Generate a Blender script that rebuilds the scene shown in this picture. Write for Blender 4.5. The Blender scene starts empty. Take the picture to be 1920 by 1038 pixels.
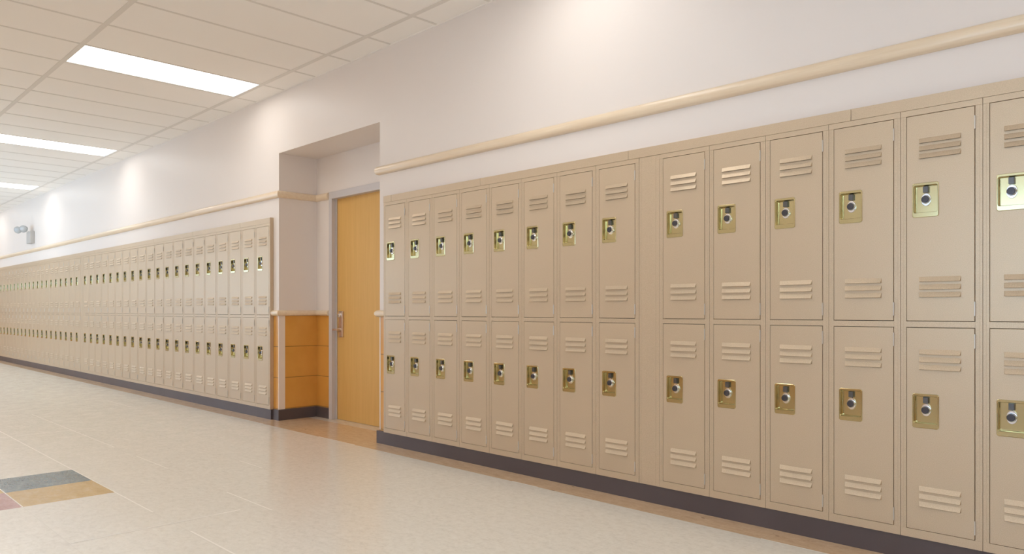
import bpy, bmesh, math
from mathutils import Vector, Matrix

C = bpy.context.scene.collection
D = 3.45            # plane of the locker fronts
W = 3.485           # plane of the wall with the lockers
YL = -1.51          # opposite wall
ZC = 3.18           # ceiling height
PIT = 0.3075        # one locker column
AX0, AX1, AY = -6.687, -5.0, 3.896     # door alcove
X_FAR, X_NEAR = -26.0, 7.0

# ------------------------------------------------------------------ helpers
def link(name, bm, mats, parent=None, smooth=False, bevel=0):
    me = bpy.data.meshes.new(name)
    bmesh.ops.recalc_face_normals(bm, faces=bm.faces[:])
    bm.to_mesh(me); bm.free()
    if not isinstance(mats, (list, tuple)): mats = [mats]
    for m in mats: me.materials.append(m)
    if smooth:
        for p in me.polygons: p.use_smooth = True
    o = bpy.data.objects.new(name, me); C.objects.link(o)
    if parent: o.parent = parent
    if bevel:
        b = o.modifiers.new('bevel', 'BEVEL'); b.width = bevel; b.segments = 2; b.limit_method = 'ANGLE'
    return o

def tag(o, label=None, cat=None, group=None, kind=None):
    if label: o['label'] = label
    if cat: o['category'] = cat
    if group: o['group'] = group
    if kind: o['kind'] = kind
    return o

def empty(name, loc):
    o = bpy.data.objects.new(name, None); o.empty_display_size = .05
    C.objects.link(o); o.location = loc
    return o

def copy_thing(root):
    r = root.copy(); C.objects.link(r)
    for ch in [o for o in bpy.data.objects if o.parent == root]:
        c = ch.copy(); C.objects.link(c); c.parent = r
        for g in [o for o in bpy.data.objects if o.parent == ch]:
            d = g.copy(); C.objects.link(d); d.parent = c
    return r

def box(bm, x0, x1, y0, y1, z0, z1, mi=0):
    vs = [bm.verts.new(p) for p in ((x0,y0,z0),(x1,y0,z0),(x1,y1,z0),(x0,y1,z0),(x0,y0,z1),(x1,y0,z1),(x1,y1,z1),(x0,y1,z1))]
    for f in ((3,2,1,0),(4,5,6,7),(0,1,5,4),(1,2,6,5),(2,3,7,6),(3,0,4,7)):
        fc = bm.faces.new([vs[i] for i in f]); fc.material_index = mi

def quad(bm, pts, mi=0):
    f = bm.faces.new([bm.verts.new(p) for p in pts]); f.material_index = mi
    return f

def loops(bm, rings, cap_first=False, cap_last=True, mi=0, smooth=False):
    """bridge a list of closed rings having the same number of points"""
    vr = [[bm.verts.new(p) for p in r] for r in rings]
    n = len(vr[0]); fs = []
    for a, b in zip(vr, vr[1:]):
        for i in range(n):
            fs.append(bm.faces.new((a[i], a[(i+1) % n], b[(i+1) % n], b[i])))
    if cap_first: fs.append(bm.faces.new(vr[0]))
    if cap_last: fs.append(bm.faces.new(vr[-1]))
    for f in fs: f.material_index = mi; f.smooth = smooth
    return fs

def rrect(x0, x1, z0, z1, r, y, n=5):
    pts = []
    for cx, cz, a0 in ((x1-r, z1-r, 0), (x0+r, z1-r, 90), (x0+r, z0+r, 180), (x1-r, z0+r, 270)):
        for k in range(n+1):
            a = math.radians(a0 + 90*k/n)
            pts.append((cx + r*math.cos(a), y, cz + r*math.sin(a)))
    return pts

def ring_xz(cx, cz, rx, rz, y, n=24):
    return [(cx + rx*math.cos(2*math.pi*k/n), y, cz + rz*math.sin(2*math.pi*k/n)) for k in range(n)]

def sweep(bm, path, prof, mi=0):
    """sweep a profile (offset towards the hall, z) along a plan path with mitred corners;
    the hall side is on the right hand of the travel direction"""
    P = [Vector(p) for p in path]; rings = []
    for i, p in enumerate(P):
        ds = []
        if i > 0: ds.append((P[i]-P[i-1]).normalized())
        if i < len(P)-1: ds.append((P[i+1]-P[i]).normalized())
        ns = [Vector((d.y, -d.x)) for d in ds]
        m = ns[0] if len(ns) == 1 else (ns[0]+ns[1]) / (1+ns[0].dot(ns[1]))
        rings.append([(p.x+m.x*o, p.y+m.y*o, z) for o, z in prof])
    fs = loops(bm, rings, cap_first=True, cap_last=True, mi=mi)
    return fs

# ---------------------------------------------------------------- materials
def mat(name, col=(.8,.8,.8), rough=.5, metal=0., spec=.5, coat=0.):
    m = bpy.data.materials.new(name); m.use_nodes = True
    b = m.node_tree.nodes['Principled BSDF']
    b.inputs['Base Color'].default_value = (*col, 1)
    b.inputs['Roughness'].default_value = rough
    b.inputs['Metallic'].default_value = metal
    b.inputs['Specular IOR Level'].default_value = spec
    b.inputs['Coat Weight'].default_value = coat
    return m

class NT:
    def __init__(s, m): s.t = m.node_tree; s.b = s.t.nodes['Principled BSDF']
    def n(s, typ, **kw):
        nd = s.t.nodes.new(typ)
        for k, v in kw.items(): setattr(nd, k, v)
        return nd
    def l(s, a, b): s.t.links.new(a, b)
    def pos(s, scale=(1,1,1)):
        g = s.n('ShaderNodeNewGeometry'); mp = s.n('ShaderNodeMapping')
        mp.inputs['Scale'].default_value = scale
        s.l(g.outputs['Position'], mp.inputs['Vector']); return mp.outputs['Vector']
    def noise(s, scale, detail=3, rough=.5, vec=None):
        t = s.n('ShaderNodeTexNoise'); t.inputs['Scale'].default_value = scale
        t.inputs['Detail'].default_value = detail; t.inputs['Roughness'].default_value = rough
        s.l(vec if vec is not None else s.pos(), t.inputs['Vector']); return t.outputs['Fac']
    def ramp(s, f, stops):
        r = s.n('ShaderNodeValToRGB'); e = r.color_ramp.elements
        while len(e) < len(stops): e.new(.5)
        for i, (p, c) in enumerate(stops):
            e[i].position = p; e[i].color = (*c, 1) if len(c) == 3 else c
        s.l(f, r.inputs['Fac']); return r.outputs['Color']
    def math(s, op, a, b=None, c=None):
        m = s.n('ShaderNodeMath', operation=op)
        for i, v in enumerate((a, b, c)):
            if v is None: continue
            if isinstance(v, (int, float)): m.inputs[i].default_value = v
            else: s.l(v, m.inputs[i])
        return m.outputs[0]
    def mix(s, f, a, b, mode='MIX'):
        m = s.n('ShaderNodeMix', data_type='RGBA', blend_type=mode)
        for k, v in ((0, f), (6, a), (7, b)):
            if isinstance(v, (int, float)): m.inputs[k].default_value = v
            elif isinstance(v, tuple): m.inputs[k].default_value = (*v, 1)
            else: s.l(v, m.inputs[k])
        return m.outputs[2]
    def bump(s, h, strength, dist=.001):
        b = s.n('ShaderNodeBump'); b.inputs['Strength'].default_value = strength
        b.inputs['Distance'].default_value = dist
        s.l(h, b.inputs['Height']); s.l(b.outputs['Normal'], s.b.inputs['Normal'])
    def line(s, coord, off, pitch, width):
        """1 on the thin lines at off + k*pitch"""
        a = s.math('ADD', coord, -off + 1000*pitch)
        a = s.math('DIVIDE', a, pitch); a = s.math('FRACT', a)
        a = s.math('SUBTRACT', a, .5); a = s.math('ABSOLUTE', a)
        return s.math('GREATER_THAN', a, .5 - width/2/pitch)

M = {}
# locker enamel: beige powder coat with a fine pebbled skin
m = M['enamel'] = mat('locker_enamel', (.56,.44,.315), .40, .34, .5); t = NT(m)
t.l(t.ramp(t.noise(420, 2, .6), [(.28,(.52,.405,.275)), (.72,(.665,.525,.37))]), t.b.inputs['Base Color'])
t.bump(t.noise(330, 2, .5), .22, .0012)
M['cavity'] = mat('locker_inside', (.10,.08,.06), .8)
M['hinge'] = mat('hinge_steel', (.62,.58,.52), .35, .6)
M['brass'] = mat('lock_brass', (.60,.53,.30), .2, 1)
M['chrome'] = mat('knob_chrome', (.88,.88,.90), .22, 1)
M['dial'] = mat('knob_dark', (.07,.065,.075), .3, .3)
M['latch'] = mat('latch_steel', (.13,.125,.12), .35, .7)
# painted plaster
m = M['paint'] = mat('wall_paint', (.80,.735,.685), .42, 0, .35); t = NT(m)
t.bump(t.noise(60, 4, .6), .05, .002)
m = M['soffit'] = m
m = M['tile'] = mat('wall_tile_ochre', (.62,.34,.075), .3, 0, .5); t = NT(m)
sp = t.n('ShaderNodeSeparateXYZ'); t.l(t.pos(), sp.inputs[0])
ln = t.line(sp.outputs[2], .716, .302, .006)
base = t.ramp(t.noise(5, 3), [(.3,(.67,.325,.06)), (.7,(.73,.37,.08))])
t.l(t.mix(ln, base, (.30,.15,.03)), t.b.inputs['Base Color'])
t.bump(t.math('SUBTRACT', 1, ln), .6, .003)
M['rail'] = m = mat('rail_maple', (.72,.56,.37), .28, 0, .5, .2); t = NT(m)
w = t.noise(1, 5, .65, t.pos((2.5,30,60)))
t.l(t.ramp(w, [(.3,(.76,.60,.42)), (.7,(.84,.70,.52))]), t.b.inputs['Base Color'])
M['guard'] = mat('corner_guard', (.82,.72,.63), .35)
M['base'] = m = mat('vinyl_base', (.1,.08,.08), .42); t = NT(m)
t.l(t.ramp(t.noise(3, 3), [(.3,(.088,.068,.07)), (.7,(.105,.083,.085))]), t.b.inputs['Base Color'])
M['frame'] = mat('door_frame_paint', (.61,.575,.57), .4)
M['door'] = m = mat('door_veneer', (.66,.41,.14), .5, 0, .3); t = NT(m)
w = t.noise(1, 5, .6, t.pos((40,40,2)))
t.l(t.ramp(w, [(.3,(.69,.405,.115)), (.7,(.74,.445,.14))]), t.b.inputs['Base Color'])
M['nickel'] = mat('satin_nickel', (.70,.60,.53), .3, 1)
M['ceil'] = m = mat('ceiling_panel', (.94,.905,.86), .9, 0, .2); t = NT(m)
t.bump(t.noise(240, 3, .7), .15, .002)
M['tee'] = mat('ceiling_tee', (.76,.72,.665), .45, 0, .4)
M['white_metal'] = mat('white_metal', (.75,.74,.72), .4)
M['grey_plastic'] = mat('grey_plastic', (.50,.48,.455), .45)
M['lens'] = mat('lamp_lens', (.46,.46,.45), .3, .1)
m = M['glow'] = mat('light_diffuser', (.9,.9,.9), .6)
b = m.node_tree.nodes['Principled BSDF']
b.inputs['Emission Color'].default_value = (1, .975, .94, 1); b.inputs['Emission Strength'].default_value = 4.1
m = M['glass'] = bpy.data.materials.new('window_glass'); m.use_nodes = True
nt = m.node_tree; nt.nodes.clear()
o_ = nt.nodes.new('ShaderNodeOutputMaterial'); tr = nt.nodes.new('ShaderNodeBsdfTransparent'); gl = nt.nodes.new('ShaderNodeBsdfGlossy')
gl.inputs['Roughness'].default_value = .02; mx = nt.nodes.new('ShaderNodeMixShader'); mx.inputs[0].default_value = .08
nt.links.new(tr.outputs[0], mx.inputs[1]); nt.links.new(gl.outputs[0], mx.inputs[2]); nt.links.new(mx.outputs[0], o_.inputs[0])

def floor_mat(name, c0, c1, c2, streak, seams=True, rough=.2, glint=(.9,.87,.8), dots=False):
    m = mat(name, c1, rough, 0, .5); t = NT(m)
    a = t.noise(1, 6, .75, t.pos(streak))
    bn = t.noise(70, 3, .7)
    f = t.math('ADD', t.math('MULTIPLY', a, .7), t.math('MULTIPLY', bn, .3))
    col = t.ramp(f, [(.36,c0), (.5,c1), (.64,c2)])
    if dots:
        v = t.n('ShaderNodeTexVoronoi'); v.inputs['Scale'].default_value = 5
        t.l(t.pos((1,2.2,1)), v.inputs['Vector'])
        dd = t.math('LESS_THAN', v.outputs['Distance'], .055)
        col = t.mix(t.math('MULTIPLY', dd, .75), col, (.16,.10,.06))
    if seams:
        sp = t.n('ShaderNodeSeparateXYZ'); t.l(t.pos(), sp.inputs[0])
        lx = t.line(sp.outputs[0], -3.843, .4435, .004)
        ly = t.line(sp.outputs[1], 3.281, .463, .004)
        ln = t.math('MAXIMUM', lx, ly)
        col = t.mix(t.math('MULTIPLY', ln, .45), col, tuple(x*.86 for x in c1))
    t.l(col, t.b.inputs['Base Color'])
    t.l(t.ramp(t.noise(7, 3), [(.3,(rough*.85,)*3), (.7,(rough*1.15,)*3)]), t.b.inputs['Roughness'])
    return m
M['f_cream'] = floor_mat('floor_cream_tile', (.68,.64,.565), (.765,.725,.645), (.81,.775,.70), (22,30,20))
M['f_tan'] = floor_mat('floor_tan_tile', (.54,.37,.225), (.62,.44,.28), (.69,.50,.33), (10,25,10), dots=True, glint=(.66,.5,.33))
M['f_sill'] = floor_mat('floor_pale_strip', (.60,.52,.43), (.68,.60,.50), (.74,.66,.56), (12,25,10), seams=False)
M['f_blue'] = floor_mat('floor_blue_tile', (.085,.125,.145), (.135,.18,.20), (.24,.275,.28), (7,12,10), seams=False)
M['f_yellow'] = floor_mat('floor_yellow_tile', (.50,.31,.09), (.57,.375,.125), (.62,.44,.19), (8,14,10), seams=False)
M['f_seam_glint'] = mat('floor_seam_glint', (.90,.86,.79), .25)  # pale colour standing in for light glinting along tile edges
M['f_pink'] = floor_mat('floor_pink_tile', (.40,.19,.17), (.50,.27,.25), (.60,.38,.35), (7,12,10), seams=False)

# -------------------------------------------------------------------- floor
bm = bmesh.new()
YB = 3.281
def fq(x0, x1, y0, y1, mi): quad(bm, ((x0,y0,0),(x1,y0,0),(x1,y1,0),(x0,y1,0)), mi)
cx0, cxm, cx1, cy0, cym, cy1 = -5.611, -5.173, -4.735, .508, .966, 1.427
fq(X_FAR, cx0, YL, YB, 0); fq(cx1, X_NEAR, YL, YB, 0)
fq(cx0, cx1, YL, cy0, 0); fq(cx0, cx1, cy1, YB, 0)
fq(cx0, cxm, cym, cy1, 3); fq(cxm, cx1, cym, cy1, 4)
fq(cxm, cx1, cy0, cym, 5); fq(cx0, cxm, cy0, cym, 4)
fq(X_FAR, AX0, YB, 3.95, 1); fq(AX1, X_NEAR, YB, 3.95, 1)
fq(AX0, AX1, YB, 3.793, 1); fq(AX0, AX1, 3.793, 4.1, 2)
# glints on tile edges, painted as pale strips: (along, fixed coordinate, from, to, half width)
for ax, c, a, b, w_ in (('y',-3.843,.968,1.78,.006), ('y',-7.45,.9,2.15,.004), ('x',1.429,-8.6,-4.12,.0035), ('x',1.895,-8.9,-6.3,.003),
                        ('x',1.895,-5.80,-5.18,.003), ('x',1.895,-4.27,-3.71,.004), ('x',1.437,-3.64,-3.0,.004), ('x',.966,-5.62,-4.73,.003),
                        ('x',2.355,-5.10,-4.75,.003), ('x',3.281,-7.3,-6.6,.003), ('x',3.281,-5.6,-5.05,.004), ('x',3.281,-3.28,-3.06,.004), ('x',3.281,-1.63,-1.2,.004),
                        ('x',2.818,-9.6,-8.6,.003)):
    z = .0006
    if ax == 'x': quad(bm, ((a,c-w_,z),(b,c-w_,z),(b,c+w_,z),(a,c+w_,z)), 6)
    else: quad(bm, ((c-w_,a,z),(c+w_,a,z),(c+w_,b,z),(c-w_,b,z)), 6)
o = link('floor', bm, [M['f_cream'], M['f_tan'], M['f_sill'], M['f_blue'], M['f_yellow'], M['f_pink'], M['f_seam_glint']])
tag(o, 'polished cream tile floor with tan border and a few coloured tiles', 'floor', kind='structure')

# -------------------------------------------------------------------- walls
def wbox(bm, x0, x1, y0, y1, z0, z1):
    zs = 1.04
    if z0 < zs < z1: box(bm, x0, x1, y0, y1, z0, zs, 1); box(bm, x0, x1, y0, y1, zs, z1, 0)
    else: box(bm, x0, x1, y0, y1, z0, z1, 0 if z0 >= zs else 1)
BL_R = -6.798; BL_M1 = BL_R - 20*PIT; BL_M0 = BL_M1 - .137; BL_L = BL_M0 - 20*PIT     # far bank
BR_L = -4.900; BR_M0 = BR_L + 8*PIT; BR_M1 = BR_M0 + .135; BR_R = BR_M1 + 6*PIT      # near bank
ZL0, ZLT, ZCAP = .100, 1.926, 1.979
bm = bmesh.new()
wbox(bm, X_FAR, BL_L-.002, W, 3.95, 0, 1.932)
wbox(bm, BL_L-.002, BL_R+.002, 3.87, 3.95, 0, 1.932)
wbox(bm, BL_R+.002, AX0, W, 3.95, 0, 1.932)
wbox(bm, X_FAR, AX0, W, 3.95, 1.932, ZC+.02)
DX0, DX1, DZ = -6.385, -5.45, 2.163
wbox(bm, AX0, DX0-.03, AY, 4.1, 0, 2.596); wbox(bm, DX1+.03, AX1, AY, 4.1, 0, 2.596)
wbox(bm, DX0-.03, DX1+.03, AY, 4.1, DZ+.03, 2.596)
wbox(bm, AX0, AX1, W, 4.1, 2.596, ZC+.02); wbox(bm, AX0, AX1, 4.1, 4.15, 0, 2.596)
wbox(bm, AX1, X_NEAR, W, 3.95, 1.932, ZC+.02)
wbox(bm, AX1, BR_L-.002, W, 3.95, 0, 1.932)
wbox(bm, BR_L-.002, BR_R+.002, 3.87, 3.95, 0, 1.932)
wbox(bm, BR_R+.002, X_NEAR, W, 3.95, 0, 1.932)
tag(link('wall_right', bm, [M['paint'], M['tile']]), 'cream wall over the lockers with a recessed doorway and ochre tile below', 'wall', kind='structure')

WX0, WX1, WZ0, WZ1 = -2.25, .8, .80, 2.14
VX0, VX1 = -20.0, -11.0
bm = bmesh.new()
wbox(bm, X_FAR, VX0, YL-.2, YL, 0, ZC+.02); wbox(bm, VX1, WX0, YL-.2, YL, 0, ZC+.02)
wbox(bm, VX0, VX1, YL-.2, YL, 0, WZ0); wbox(bm, VX0, VX1, YL-.2, YL, WZ1, ZC+.02); wbox(bm, WX1, X_NEAR, YL-.2, YL, 0, ZC+.02)
wbox(bm, WX0, WX1, YL-.2, YL, 0, WZ0); wbox(bm, WX0, WX1, YL-.2, YL, WZ1, ZC+.02)
tag(link('wall_left', bm, [M['paint'], M['tile']]), 'cream wall opposite the lockers with ochre tile below', 'wall', kind='structure')
bm = bmesh.new()
wbox(bm, X_FAR-.2, X_FAR, YL-.2, 4.1, 0, ZC+.02)
tag(link('wall_far', bm, [M['paint'], M['tile']]), 'cream end wall of the corridor', 'wall', kind='structure')
bm = bmesh.new(); wbox(bm, X_NEAR, X_NEAR+.2, YL-.2, 4.1, 0, ZC+.02)
tag(link('wall_near', bm, [M['paint'], M['tile']]), 'cream end wall behind the camera', 'wall', kind='structure')

def window(name, axis, a0, a1, z0, z1, plane, bars, label):
    bm = bmesh.new(); w = .05
    def B(p0, p1, q0, q1):
        if axis == 'x': box(bm, p0, p1, plane-.12, plane-.04, q0, q1)
        else: box(bm, plane-.12, plane-.04, p0, p1, q0, q1)
    B(a0, a1, z0, z0+w); B(a0, a1, z1-w, z1); B(a0, a0+w, z0+w, z1-w); B(a1-w, a1, z0+w, z1-w)
    for k in range(1, bars):
        c = a0 + (a1-a0)*k/bars; B(c-.02, c+.02, z0+w, z1-w)
    f = link(name, bm, M['white_metal']); tag(f, label, 'window', kind='structure')
    bm = bmesh.new()
    if axis == 'x': box(bm, a0+w, a1-w, plane-.083, plane-.077, z0+w, z1-w)
    else: box(bm, plane-.083, plane-.077, a0+w, a1-w, z0+w, z1-w)
    link('pane', bm, M['glass'], f)
window('window_1', 'x', WX0, WX1, WZ0, WZ1, YL, 3, 'wide daylight window in the wall opposite the lockers')

# ------------------------------------------------------------------ ceiling
T_Y = [3.243, 1.741, .241, -1.261]; TP = .5745; TX = -4.26
lights = [(k, 0) for k in (-10, -3, 4, 11, 18, 25, 32)]                    # tee index, bay
lights += [(k, 2) for k in range(-17, 36, 4)]  # unseen left bay, panels packed closer to add fill light
def lx(k): return TX - TP*k
bm = bmesh.new()
cuts = sorted({lx(k) for k, b in lights} | {lx(k+1) for k, b in lights} | {X_FAR, X_NEAR})
ys = [YL, -1.261, .241, 1.741, 3.243, W]
for i in range(len(cuts)-1):
    for j in range(5):
        mid = (cuts[i]+cuts[i+1])/2; bay = {3: 0, 2: 1, 1: 2}.get(j)
        if bay is not None and any(b == bay and lx(k+1) < mid < lx(k) for k, b in lights): continue
        box(bm, cuts[i], cuts[i+1], ys[j], ys[j+1], ZC, ZC+.02, 0)
for y in T_Y: box(bm, X_FAR, X_NEAR, y-.019, y+.019, ZC-.003, ZC-.0003, 1)
k = -19
while lx(k) > X_FAR:
    for a, b in ((YL, T_Y[3]-.019), (T_Y[3]+.019, T_Y[2]-.019), (T_Y[2]+.019, T_Y[1]-.019), (T_Y[1]+.019, T_Y[0]-.019), (T_Y[0]+.019, W)):
        box(bm, lx(k)-.012, lx(k)+.012, a, b, ZC-.002, ZC-.0003, 1)
    k += 1
box(bm, X_FAR, X_NEAR, W-.016, W, ZC-.003, ZC-.0003, 0)
tag(link('ceiling', bm, [M['ceil'], M['tee']]), 'beige suspended panel ceiling with a painted grid', 'ceiling', kind='structure')

def make_light():
    r = empty('ceiling_light', (0,0,ZC))
    x0, x1, y0, y1 = .013, TP-.013, .02, 1.48
    bm = bmesh.new()
    box(bm, x0-.012, x0+.006, y0, y1, .0, .06); box(bm, x1-.006, x1+.012, y0, y1, .0, .06)
    box(bm, x0+.006, x1-.006, y0, y0+.006, .0, .06); box(bm, x0+.006, x1-.006, y1-.006, y1, .0, .06)
    box(bm, x0-.012, x1+.012, y0, y1, .06, .07)
    link('light_housing', bm, M['white_metal'], r)
    bm = bmesh.new(); box(bm, x0+.006, x1-.006, y0+.006, y1-.006, .004, .012)
    link('diffuser', bm, M['glow'], r)
    return r
light0 = make_light(); first = True
LL = {(4,0): 'glowing white ceiling light panel nearest the camera, above the doorway end of the far lockers',
      (11,0): 'glowing white ceiling light panel, the middle of the three along the corridor',
      (18,0): 'small glowing white ceiling light panel, farthest of the three down the corridor'}
for k, b in lights:
    o = light0 if first else copy_thing(light0); first = False
    o.location = (lx(k+1), T_Y[b+1], ZC)
    lab = LL.get((k,b))
    if lab: tag(o, lab, 'ceiling light', 'recessed light panels in the ceiling')
    else: tag(o, 'unseen white ceiling light panel, continuing the row or added as left-bay fill', 'ceiling light', 'ceiling light panels outside the view')

# ---------------------------------------------------------- rails and bases
def rail_prof(z0, z1, d, n=8):
    h = z1-z0; r = min(d*.8, h/2*.95); p = [(0, z0)]
    for k in range(n+1):
        a = -math.pi/2 + math.pi*k/n
        p.append((d - r + r*math.cos(a), (z0+z1)/2 + (h/2)*math.sin(a)))
    p.append((0, z1)); return p
def smooth_sides(o):
    for p in o.data.polygons: p.use_smooth = len(p.vertices) == 4
    e = o.modifiers.new('edges', 'EDGE_SPLIT'); e.split_angle = math.radians(35)
pr1 = rail_prof(2.164, 2.233, .034); pr2 = rail_prof(1.016, 1.071, .034)
FX0, FX1 = -6.440, -5.395         # outer edges of the door frame
# hall side lies to the right of the travel direction: travel towards +X has the hall (-Y) on its right
def trim(name, path, prof, label, m):
    bm = bmesh.new(); sweep(bm, path, prof)
    o = link(name, bm, m); smooth_sides(o); tag(o, label, 'trim', kind='structure')
trim('trim_1', [(X_FAR, W), (AX0, W), (AX0, AY), (FX0, AY)], pr1, 'pale wood rail above the far lockers, turning into the doorway', M['rail'])
trim('trim_2', [(FX1, AY), (AX1, AY), (AX1, W), (X_NEAR, W)], pr1, 'pale wood rail on the wall above the near lockers', M['rail'])
trim('trim_3', [(BL_R+.0035, W), (AX0, W), (AX0, AY), (FX0, AY)], pr2, 'waist-high pale wood rail left of the door', M['rail'])
trim('trim_4', [(FX1, AY), (AX1, AY), (AX1, W), (BR_L-.001, W)], pr2, 'waist-high pale wood rail stub at the left edge of the near lockers', M['rail'])
trim('trim_5', [(BR_R+.001, W), (X_NEAR, W)], pr2, 'waist-high pale wood rail right of the near lockers', M['rail'])
trim('trim_6', [(X_NEAR, YL), (X_FAR, YL)], pr1, 'upper pale wood rail on the opposite wall', M['rail'])
trim('trim_7', [(WX0-.01, YL), (VX1+.01, YL)], pr2, 'waist-high pale wood rail on the opposite wall', M['rail'])
# corner guards of the doorway (thin angles standing on the base)
bm = bmesh.new(); box(bm, AX0-.010, AX0+.002, W-.002, W, .106, 1.016); box(bm, AX0, AX0+.002, W, W+.064, .106, 1.016)
tag(link('trim_8', bm, M['guard']), 'pale corner guard on the left corner of the doorway', 'trim', kind='structure')
bm = bmesh.new(); box(bm, AX1-.002, AX1+.012, W-.002, W, .106, 1.016); box(bm, AX1-.002, AX1, W, W+.064, .106, 1.016)
tag(link('trim_9', bm, M['guard']), 'pale corner guard on the right corner of the doorway', 'trim', kind='structure')
bp = [(0,0), (.010,0), (.010,.098), (.006,.104), (0,.106)]
def basebd(name, path, label):
    bm = bmesh.new(); sweep(bm, path, bp); tag(link(name, bm, M['base']), label, 'baseboard', kind='structure')
basebd('baseboard_doorway_left', [(BL_R+.001, W), (AX0, W), (AX0, AY), (FX0, AY)], 'dark vinyl base around the left side of the doorway')
basebd('baseboard_doorway_right', [(FX1, AY), (AX1, AY), (AX1, W+.002)], 'dark vinyl base on the right side of the doorway')
basebd('baseboard_opposite', [(X_NEAR, YL), (X_FAR, YL)], 'dark vinyl base of the opposite wall')
bm = bmesh.new(); box(bm, X_FAR, BL_R, 3.457, 3.485, 0, .0995); box(bm, BL_L, BL_R, 3.485, 3.868, 0, .0995)
tag(link('baseboard_far_lockers', bm, M['base']), 'dark plinth under the far bank of lockers', 'baseboard', kind='structure')
bm = bmesh.new(); box(bm, AX1-.010, X_NEAR, 3.460, 3.484, 0, .0995); box(bm, BR_L, BR_R, 3.484, 3.868, 0, .0995)
tag(link('baseboard_near_lockers', bm, M['base']), 'dark plinth under the near bank of lockers', 'baseboard', kind='structure')

# --------------------------------------------------------------------- door
bm = bmesh.new(); box(bm, DX0-.002, DX1+.002, AY+.045, AY+.09, .002, DZ+.002)
door = link('door_1', bm, M['door']); tag(door, 'ochre wooden door in a grey frame set back between the locker banks', 'door', kind='structure')
bm = bmesh.new()
for a, b in ((FX0, DX0), (DX1, FX1)): box(bm, a, b, AY-.012, AY+.085, 0, 2.233)
box(bm, DX0, DX1, AY-.012, AY+.085, DZ, 2.233)
box(bm, DX0, DX0+.014, AY+.032, AY+.044, 0, DZ); box(bm, DX1-.014, DX1, AY+.032, AY+.044, 0, DZ)
o = link('door_frame', bm, M['frame'], door, bevel=.002); tag(o, 'grey steel door frame')
yh = AY+.045; hx = -6.290
bm = bmesh.new()
loops(bm, [rrect(hx-.036, hx+.036, .808, 1.062, .006, yh), rrect(hx-.036, hx+.036, .808, 1.062, .006, yh-.016), rrect(hx-.030, hx+.030, .814, 1.056, .005, yh-.021)])
o = link('handle_plate', bm, M['nickel'], door); tag(o, 'satin metal handle plate')
bm = bmesh.new()
loops(bm, [ring_xz(hx, .882, .015, .015, yh-.021), ring_xz(hx, .882, .012, .012, yh-.060)])
loops(bm, [[(hx+.012, yh-.058+c, .882+s) for c, s in ((-.008,-.010),(.008,-.010),(.008,.010),(-.008,.010))],
           [(hx-.05, yh-.060+c, .882+s) for c, s in ((-.008,-.009),(.008,-.009),(.008,.009),(-.008,.009))],
           [(hx-.082, yh-.055+c, .882+s) for c, s in ((-.006,-.007),(.006,-.007),(.006,.007),(-.006,.007))]], cap_first=True)
o = link('door_lever', bm, M['nickel'], door, bevel=.002); tag(o, 'satin metal lever')
bm = bmesh.new()
loops(bm, [ring_xz(hx, 1.02, .019, .019, yh-.021), ring_xz(hx, 1.02, .018, .018, yh-.038), ring_xz(hx, 1.02, .011, .011, yh-.042)])
o = link('lock_cylinder', bm, M['chrome'], door)

# ------------------------------------------------------------------ lockers
DR = [(1.026, 1.899, (1.796, 1.209), 1.464, 1.610, (1.806, 1.047)), (.138, .996, (.902, .322), .571, .717, (.915, .159))]
HG = [((1.806, 1.860), (1.047, 1.105)), ((.915, .974), (.159, .215))]
dx0, dx1 = .0245, .2785
def louver(bm, x0, x1, zt, zb, d):
    # pressed louver: flush at its top, standing proud at its bottom, tapered ends
    e = .0035
    A = [bm.verts.new(p) for p in ((x0,-.0002,zt+.003), (x1,-.0002,zt+.003), (x1,-.0002,zb), (x0,-.0002,zb))]
    T = [bm.verts.new(p) for p in ((x0+e,-d*.12,zt+.001), (x1-e,-d*.12,zt+.001))]
    B = [bm.verts.new(p) for p in ((x1-e,-d,zb+.0006), (x0+e,-d,zb+.0006))]
    Q = [bm.verts.new(p) for p in ((x1-e,-d*.85,zb-.001), (x0+e,-d*.85,zb-.001))]
    R = [bm.verts.new(p) for p in ((x1-e,-.0001,zb-.0005), (x0+e,-.0001,zb-.0005))]
    F = bm.faces.new
    F((A[0],A[1],T[1],T[0])); F((T[0],T[1],B[0],B[1])); F((B[1],B[0],Q[0],Q[1]))
    f = F((Q[1],Q[0],R[0],R[1])); f.material_index = 1
    F((A[1],A[2],B[0],T[1])); F((A[0],T[0],B[1],A[3]))
    F((A[2],R[0],Q[0],B[0])); F((A[3],B[1],Q[1],R[1]))
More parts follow.
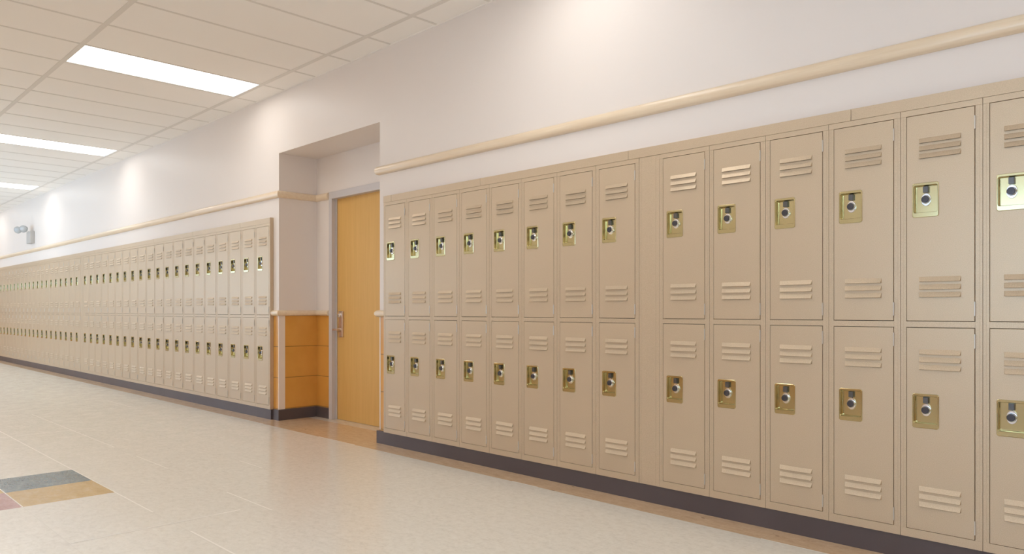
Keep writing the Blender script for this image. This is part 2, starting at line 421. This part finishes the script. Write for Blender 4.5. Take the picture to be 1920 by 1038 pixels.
def make_locker():
    r = empty('locker', (0, D, 0))
    # body and face frame
    bm = bmesh.new(); p = PIT; g = .0007
    box(bm, .003, p-.003, .030, .40, ZL0, ZLT-.002, 1)
    link('cabinet_body', bm, [M['enamel'], M['cavity']], r)
    bm = bmesh.new()
    for x0, x1 in ((g, dx0-.0018), (dx1+.0024, p-g)): box(bm, x0, x1, .0009, .024, ZL0+.0276, ZLT-.0252)
    box(bm, g, p-g, 0, .024, ZLT-.0250, ZLT); box(bm, g, p-g, 0, .024, ZL0, ZL0+.0364)
    box(bm, dx0-.0018, dx1+.0024, .0009, .024, .9985, 1.0235)
    for x in (.010, p-.0125): box(bm, x, x+.0025, .0002, .001, ZL0+.038, ZLT-.027)
    link('face_frame', bm, M['enamel'], r, bevel=.0008)
    # lock pan geometry is used for both doors
    for k, (z0, z1, lv, pz0, pz1, hz) in enumerate(DR):
        bm = bmesh.new(); c = .0012
        hx0, hx1, hz0, hz1 = .053, .145, pz0+.012, pz1-.008
        xs = (dx0+c, hx0, hx1, dx1-c); zs = (z0+c, hz0, hz1, z1-c)
        V = [[bm.verts.new((x, 0, z)) for z in zs] for x in xs]
        for i in range(3):
            for j in range(3):
                if (i, j) == (1, 1): continue
                bm.faces.new((V[i][j], V[i+1][j], V[i+1][j+1], V[i][j+1]))
        rr = [[(dx0+c,0,z0+c),(dx1-c,0,z0+c),(dx1-c,0,z1-c),(dx0+c,0,z1-c)],
              [(dx0,c,z0),(dx1,c,z0),(dx1,c,z1),(dx0,c,z1)], [(dx0,.018,z0),(dx1,.018,z0),(dx1,.018,z1),(dx0,.018,z1)]]
        loops(bm, rr, cap_last=False)
        for zt in lv:
            for q in range(3): louver(bm, .0725, .2305, zt-.0325*q, zt-.0325*q-.0175, .009)
        dr = link('locker_door', bm, [M['enamel'], M['cavity']], r)
        # recessed lock pan
        bm = bmesh.new()
        a0, a1 = .047, .149
        ix0, ix1, iz0, iz1 = .0525, .1435, pz0+.0205, pz1-.011; pd = .020
        R1 = rrect(a0+.002, a1-.002, pz0+.002, pz1-.002, .008, -.003)
        R2 = rrect(ix0-.0012, ix1+.0012, iz0-.0012, iz1+.0012, .007, -.003)
        R3 = rrect(ix0, ix1, iz0, iz1, .0065, -.0012)
        R4 = rrect(ix0+.0012, ix1-.0012, iz0+.0012, iz1-.0012, .006, pd-.0015)
        R5 = rrect(ix0+.0027, ix1-.0027, iz0+.0027, iz1-.0027, .005, pd)
        loops(bm, [rrect(a0, a1, pz0, pz1, .009, -.0002), rrect(a0, a1, pz0, pz1, .009, -.0014), R1], cap_last=False, smooth=True)
        loops(bm, [R1, R2], cap_last=False); loops(bm, [R2, R3], cap_last=False, smooth=True)
        loops(bm, [R3, R4], cap_last=False, smooth=True); loops(bm, [R4, R5], cap_last=False, smooth=True)
        loops(bm, [R5], cap_last=True)
        o = link('lock_plate', bm, M['brass'], dr); tag(o, 'shiny brass recessed lock plate')
        e = o.modifiers.new('edges', 'EDGE_SPLIT'); e.split_angle = math.radians(50)
        kx, kz = .0955, (pz0+pz1)/2 + .003
        bm = bmesh.new()
        loops(bm, [ring_xz(kx, kz, .0190, .0275, pd-.0002), ring_xz(kx, kz, .0190, .0275, pd-.003), ring_xz(kx, kz, .0182, .0262, pd-.0045)], smooth=False)
        loops(bm, [ring_xz(kx, kz, .0180, .0180, pd-.0045), ring_xz(kx, kz, .0175, .0175, .010), ring_xz(kx, kz, .0155, .0155, .0075)])
        o = link('lock_knob', bm, M['chrome'], dr); tag(o, 'chrome keyhole knob')
        bm = bmesh.new()
        loops(bm, [ring_xz(kx, kz, .0150, .0150, .0076), ring_xz(kx, kz, .0145, .0145, .001), ring_xz(kx, kz, .0130, .0130, -.0005), ring_xz(kx, kz, .0090, .0090, -.0005), ring_xz(kx, kz, .0085, .0085, .0008)])
        o = link('lock_dial', bm, M['dial'], dr); tag(o, 'dark lock dial')
        bm = bmesh.new(); box(bm, kx-.010, kx+.010, .007, pd-.0002, iz1-.030, iz1-.0035)
        o = link('latch', bm, M['latch'], dr, bevel=.001); tag(o, 'dark grey latch tab')
        for h0, h1 in HG[k]:
            bm = bmesh.new()
            loops(bm, [[(.2802+.0032*math.cos(2*math.pi*i/10), -.0014+.0032*math.sin(2*math.pi*i/10), z) for i in range(10)] for z in (h0, h1)], cap_first=True)
            o = link('hinge', bm, M['hinge'], dr); tag(o, 'bare metal hinge barrel')
    return r
loc0 = make_locker()
ORD = ['first','second','third','fourth','fifth','sixth','seventh','eighth','ninth','tenth','eleventh','twelfth','thirteenth','fourteenth','fifteenth','sixteenth','seventeenth','eighteenth','nineteenth','twentieth']
def place(x, label, group):
    global loc0, used
    o = copy_thing(loc0) if used else loc0
    used = True
    o.location = (x, D, 0); tag(o, label, 'locker', group)
used = False
gN, gF = 'two-tier lockers in the near bank', 'two-tier lockers in the far bank'
for i in range(8):
    if i == 0: lab = 'two-tier beige metal locker at the left end of the near bank, beside the doorway'
    elif i == 7: lab = 'two-tier beige metal locker just left of the blank filler strip in the near bank'
    else: lab = '%s two-tier beige locker from the doorway in the near bank' % ORD[i]
    place(BR_L + i*PIT, lab, gN)
for i in range(6):
    if i == 0: lab = 'two-tier beige metal locker just right of the blank filler strip in the near bank'
    elif i == 5: lab = 'two-tier beige locker cut off by the right edge of the photo'
    else: lab = '%s two-tier beige locker right of the blank filler strip in the near bank' % ORD[i]
    place(BR_M1 + i*PIT, lab, gN)
for i in range(20):
    lab = 'two-tier beige locker at the right end of the far bank, beside the ochre tile' if i == 0 else '%s two-tier beige locker from the doorway in the far bank' % ORD[i]
    place(BL_R - (i+1)*PIT, lab, gF)
for i in range(20):
    lab = '%s narrow-looking distant two-tier locker past the filler strip of the far bank' % ORD[i]
    place(BL_M0 - (i+1)*PIT, lab, gF)

# filler strips, top trim, end panel
def filler(x0, x1, label):
    bm = bmesh.new(); w = x1-x0
    box(bm, .0007, w-.0007, .0016, .30, ZL0, ZLT)
    for x in (.014, w-.026): box(bm, x, x+.003, .0008, .0017, ZL0+.002, ZLT-.002)
    o = link('filler_strip', bm, M['enamel'], bevel=.0008); o.location = (x0, D, 0)
    tag(o, label, 'filler panel', 'filler strips between locker groups')
filler(BR_M0, BR_M1, 'blank beige metal filler strip between lockers of the near bank')
filler(BL_M0, BL_M1, 'blank beige metal filler strip between lockers of the far bank')
def caps(x0, x1, seams, group, labels):
    xs = [x0] + seams + [x1]
    for i in range(len(xs)-1):
        bm = bmesh.new(); box(bm, 0, xs[i+1]-xs[i]-.0016, 0, .0355, 0, ZCAP-ZLT-.0012)
        o = link('locker_top_trim', bm, M['enamel'], bevel=.0008); o.location = (xs[i]+.0008, D-.002, ZLT+.0006)
        tag(o, labels[i], 'trim strip', group)
caps(BR_L, BR_R, [-4.792, -3.755, -2.512, -1.282], 'top trim strips over the near lockers',
     ['very short beige metal trim piece over the leftmost near locker', 'beige metal top trim over the near lockers by the doorway, left of the second seam',
      'beige metal top trim strip over the middle of the left near lockers', 'beige metal top trim strip above the near filler strip and lockers beside it',
      'beige metal top trim strip over the rightmost near lockers'])
s = [-7.446-1.235*k for k in range(10)][::-1]
n = len(s)+1
labs = ['%s beige top trim strip from the doorway over the far lockers' % ORD[n-1-i] for i in range(n)]
caps(BL_L, BL_R-.0015, s, 'top trim strips over the far lockers', labs)
bm = bmesh.new(); box(bm, 0, .0015, 0, .0365, 0, ZCAP-ZL0)
o = link('end_panel', bm, M['enamel']); o.location = (BL_R, D-.002, ZL0)
tag(o, 'narrow beige metal end panel closing the right side of the far lockers', 'panel')

# ---------------------------------------------------------- emergency light
E = empty('emergency_light', (-16.27, W, 2.325))
bm = bmesh.new(); box(bm, -.14, .14, -.077, .001, 0, .225); o = link('battery_box', bm, M['grey_plastic'], E, bevel=.008)
def head(cx, cy, cz):
    bm = bmesh.new(); n = 20
    d = Vector((.75, -.62, -.25)).normalized(); u = d.cross(Vector((0,0,1))).normalized(); v = u.cross(d)
    c = Vector((cx, cy, cz))
    def rg(r, t): return [tuple(c + d*t + (u*math.cos(2*math.pi*k/n) + v*math.sin(2*math.pi*k/n))*r) for k in range(n)]
    loops(bm, [rg(.028,-.06), rg(.050,-.03), rg(.066,.02), rg(.068,.034)], cap_first=True, cap_last=False, smooth=True)
    h = link('lamp_head', bm, M['grey_plastic'], E)
    bm = bmesh.new(); loops(bm, [rg(.067,.030), rg(.05,.040), rg(.02,.045)], smooth=True); link('lens', bm, M['lens'], h)
    bm = bmesh.new(); top = Vector((cx*.6, -.04, .225))
    q = Vector((.008, 0, 0)); w_ = Vector((0, .008, 0))
    loops(bm, [[tuple(p+q+w_), tuple(p-q+w_), tuple(p-q-w_), tuple(p+q-w_)] for p in (top - Vector((0,0,.003)), Vector((cx, cy+.03, .24)), c)], cap_first=True)
    link('bracket', bm, M['grey_plastic'], h)
head(-.02, -.135, .275); head(-.16, -.195, .262)
tag(E, 'small grey two-headed emergency light on the wall above the distant lockers', 'emergency light')

# ---------------------------------------------------------- light and camera
w = bpy.data.worlds.new('World'); bpy.context.scene.world = w; w.use_nodes = True
bg = w.node_tree.nodes['Background']; bg.inputs[0].default_value = (.50, .735, 1.0, 1); bg.inputs[1].default_value = 6.2
def portal(loc, rot, sx, sy):
    l = bpy.data.lights.new('window_daylight', 'AREA'); l.shape = 'RECTANGLE'; l.size = sx; l.size_y = sy; l.cycles.is_portal = True
    o = bpy.data.objects.new('window_daylight', l); C.objects.link(o); o.location = loc; o.rotation_euler = rot
window('fill_window_2', 'x', VX0, VX1, WZ0, WZ1, YL, 10, 'long unseen window added in the opposite wall to brighten the far lockers')  # added opening, unseen, lets sky light lift the far bank
portal(((VX0+VX1)/2, YL-.2, (WZ0+WZ1)/2), (math.pi/2, 0, 0), VX1-VX0, WZ1-WZ0)
portal(((WX0+WX1)/2, YL-.2, (WZ0+WZ1)/2), (math.pi/2, 0, 0), WX1-WX0, WZ1-WZ0)

cd = bpy.data.cameras.new('camera'); cam = bpy.data.objects.new('camera', cd); C.objects.link(cam)
cam.location = (0, 0, 1.07); cam.rotation_euler = (math.pi/2, 0, math.pi/4)
cd.sensor_width = 36; cd.lens = 1388/1920*36; cd.shift_y = 62.5/1920; cd.clip_start = .05
sc = bpy.context.scene; sc.camera = cam
sc.view_settings.view_transform = 'Standard'; sc.view_settings.look = 'None'
sc.view_settings.gamma = 1; sc.view_settings.use_curve_mapping = False
sc.view_settings.exposure = .27
sc.cycles.max_bounces = 12; sc.cycles.diffuse_bounces = 8
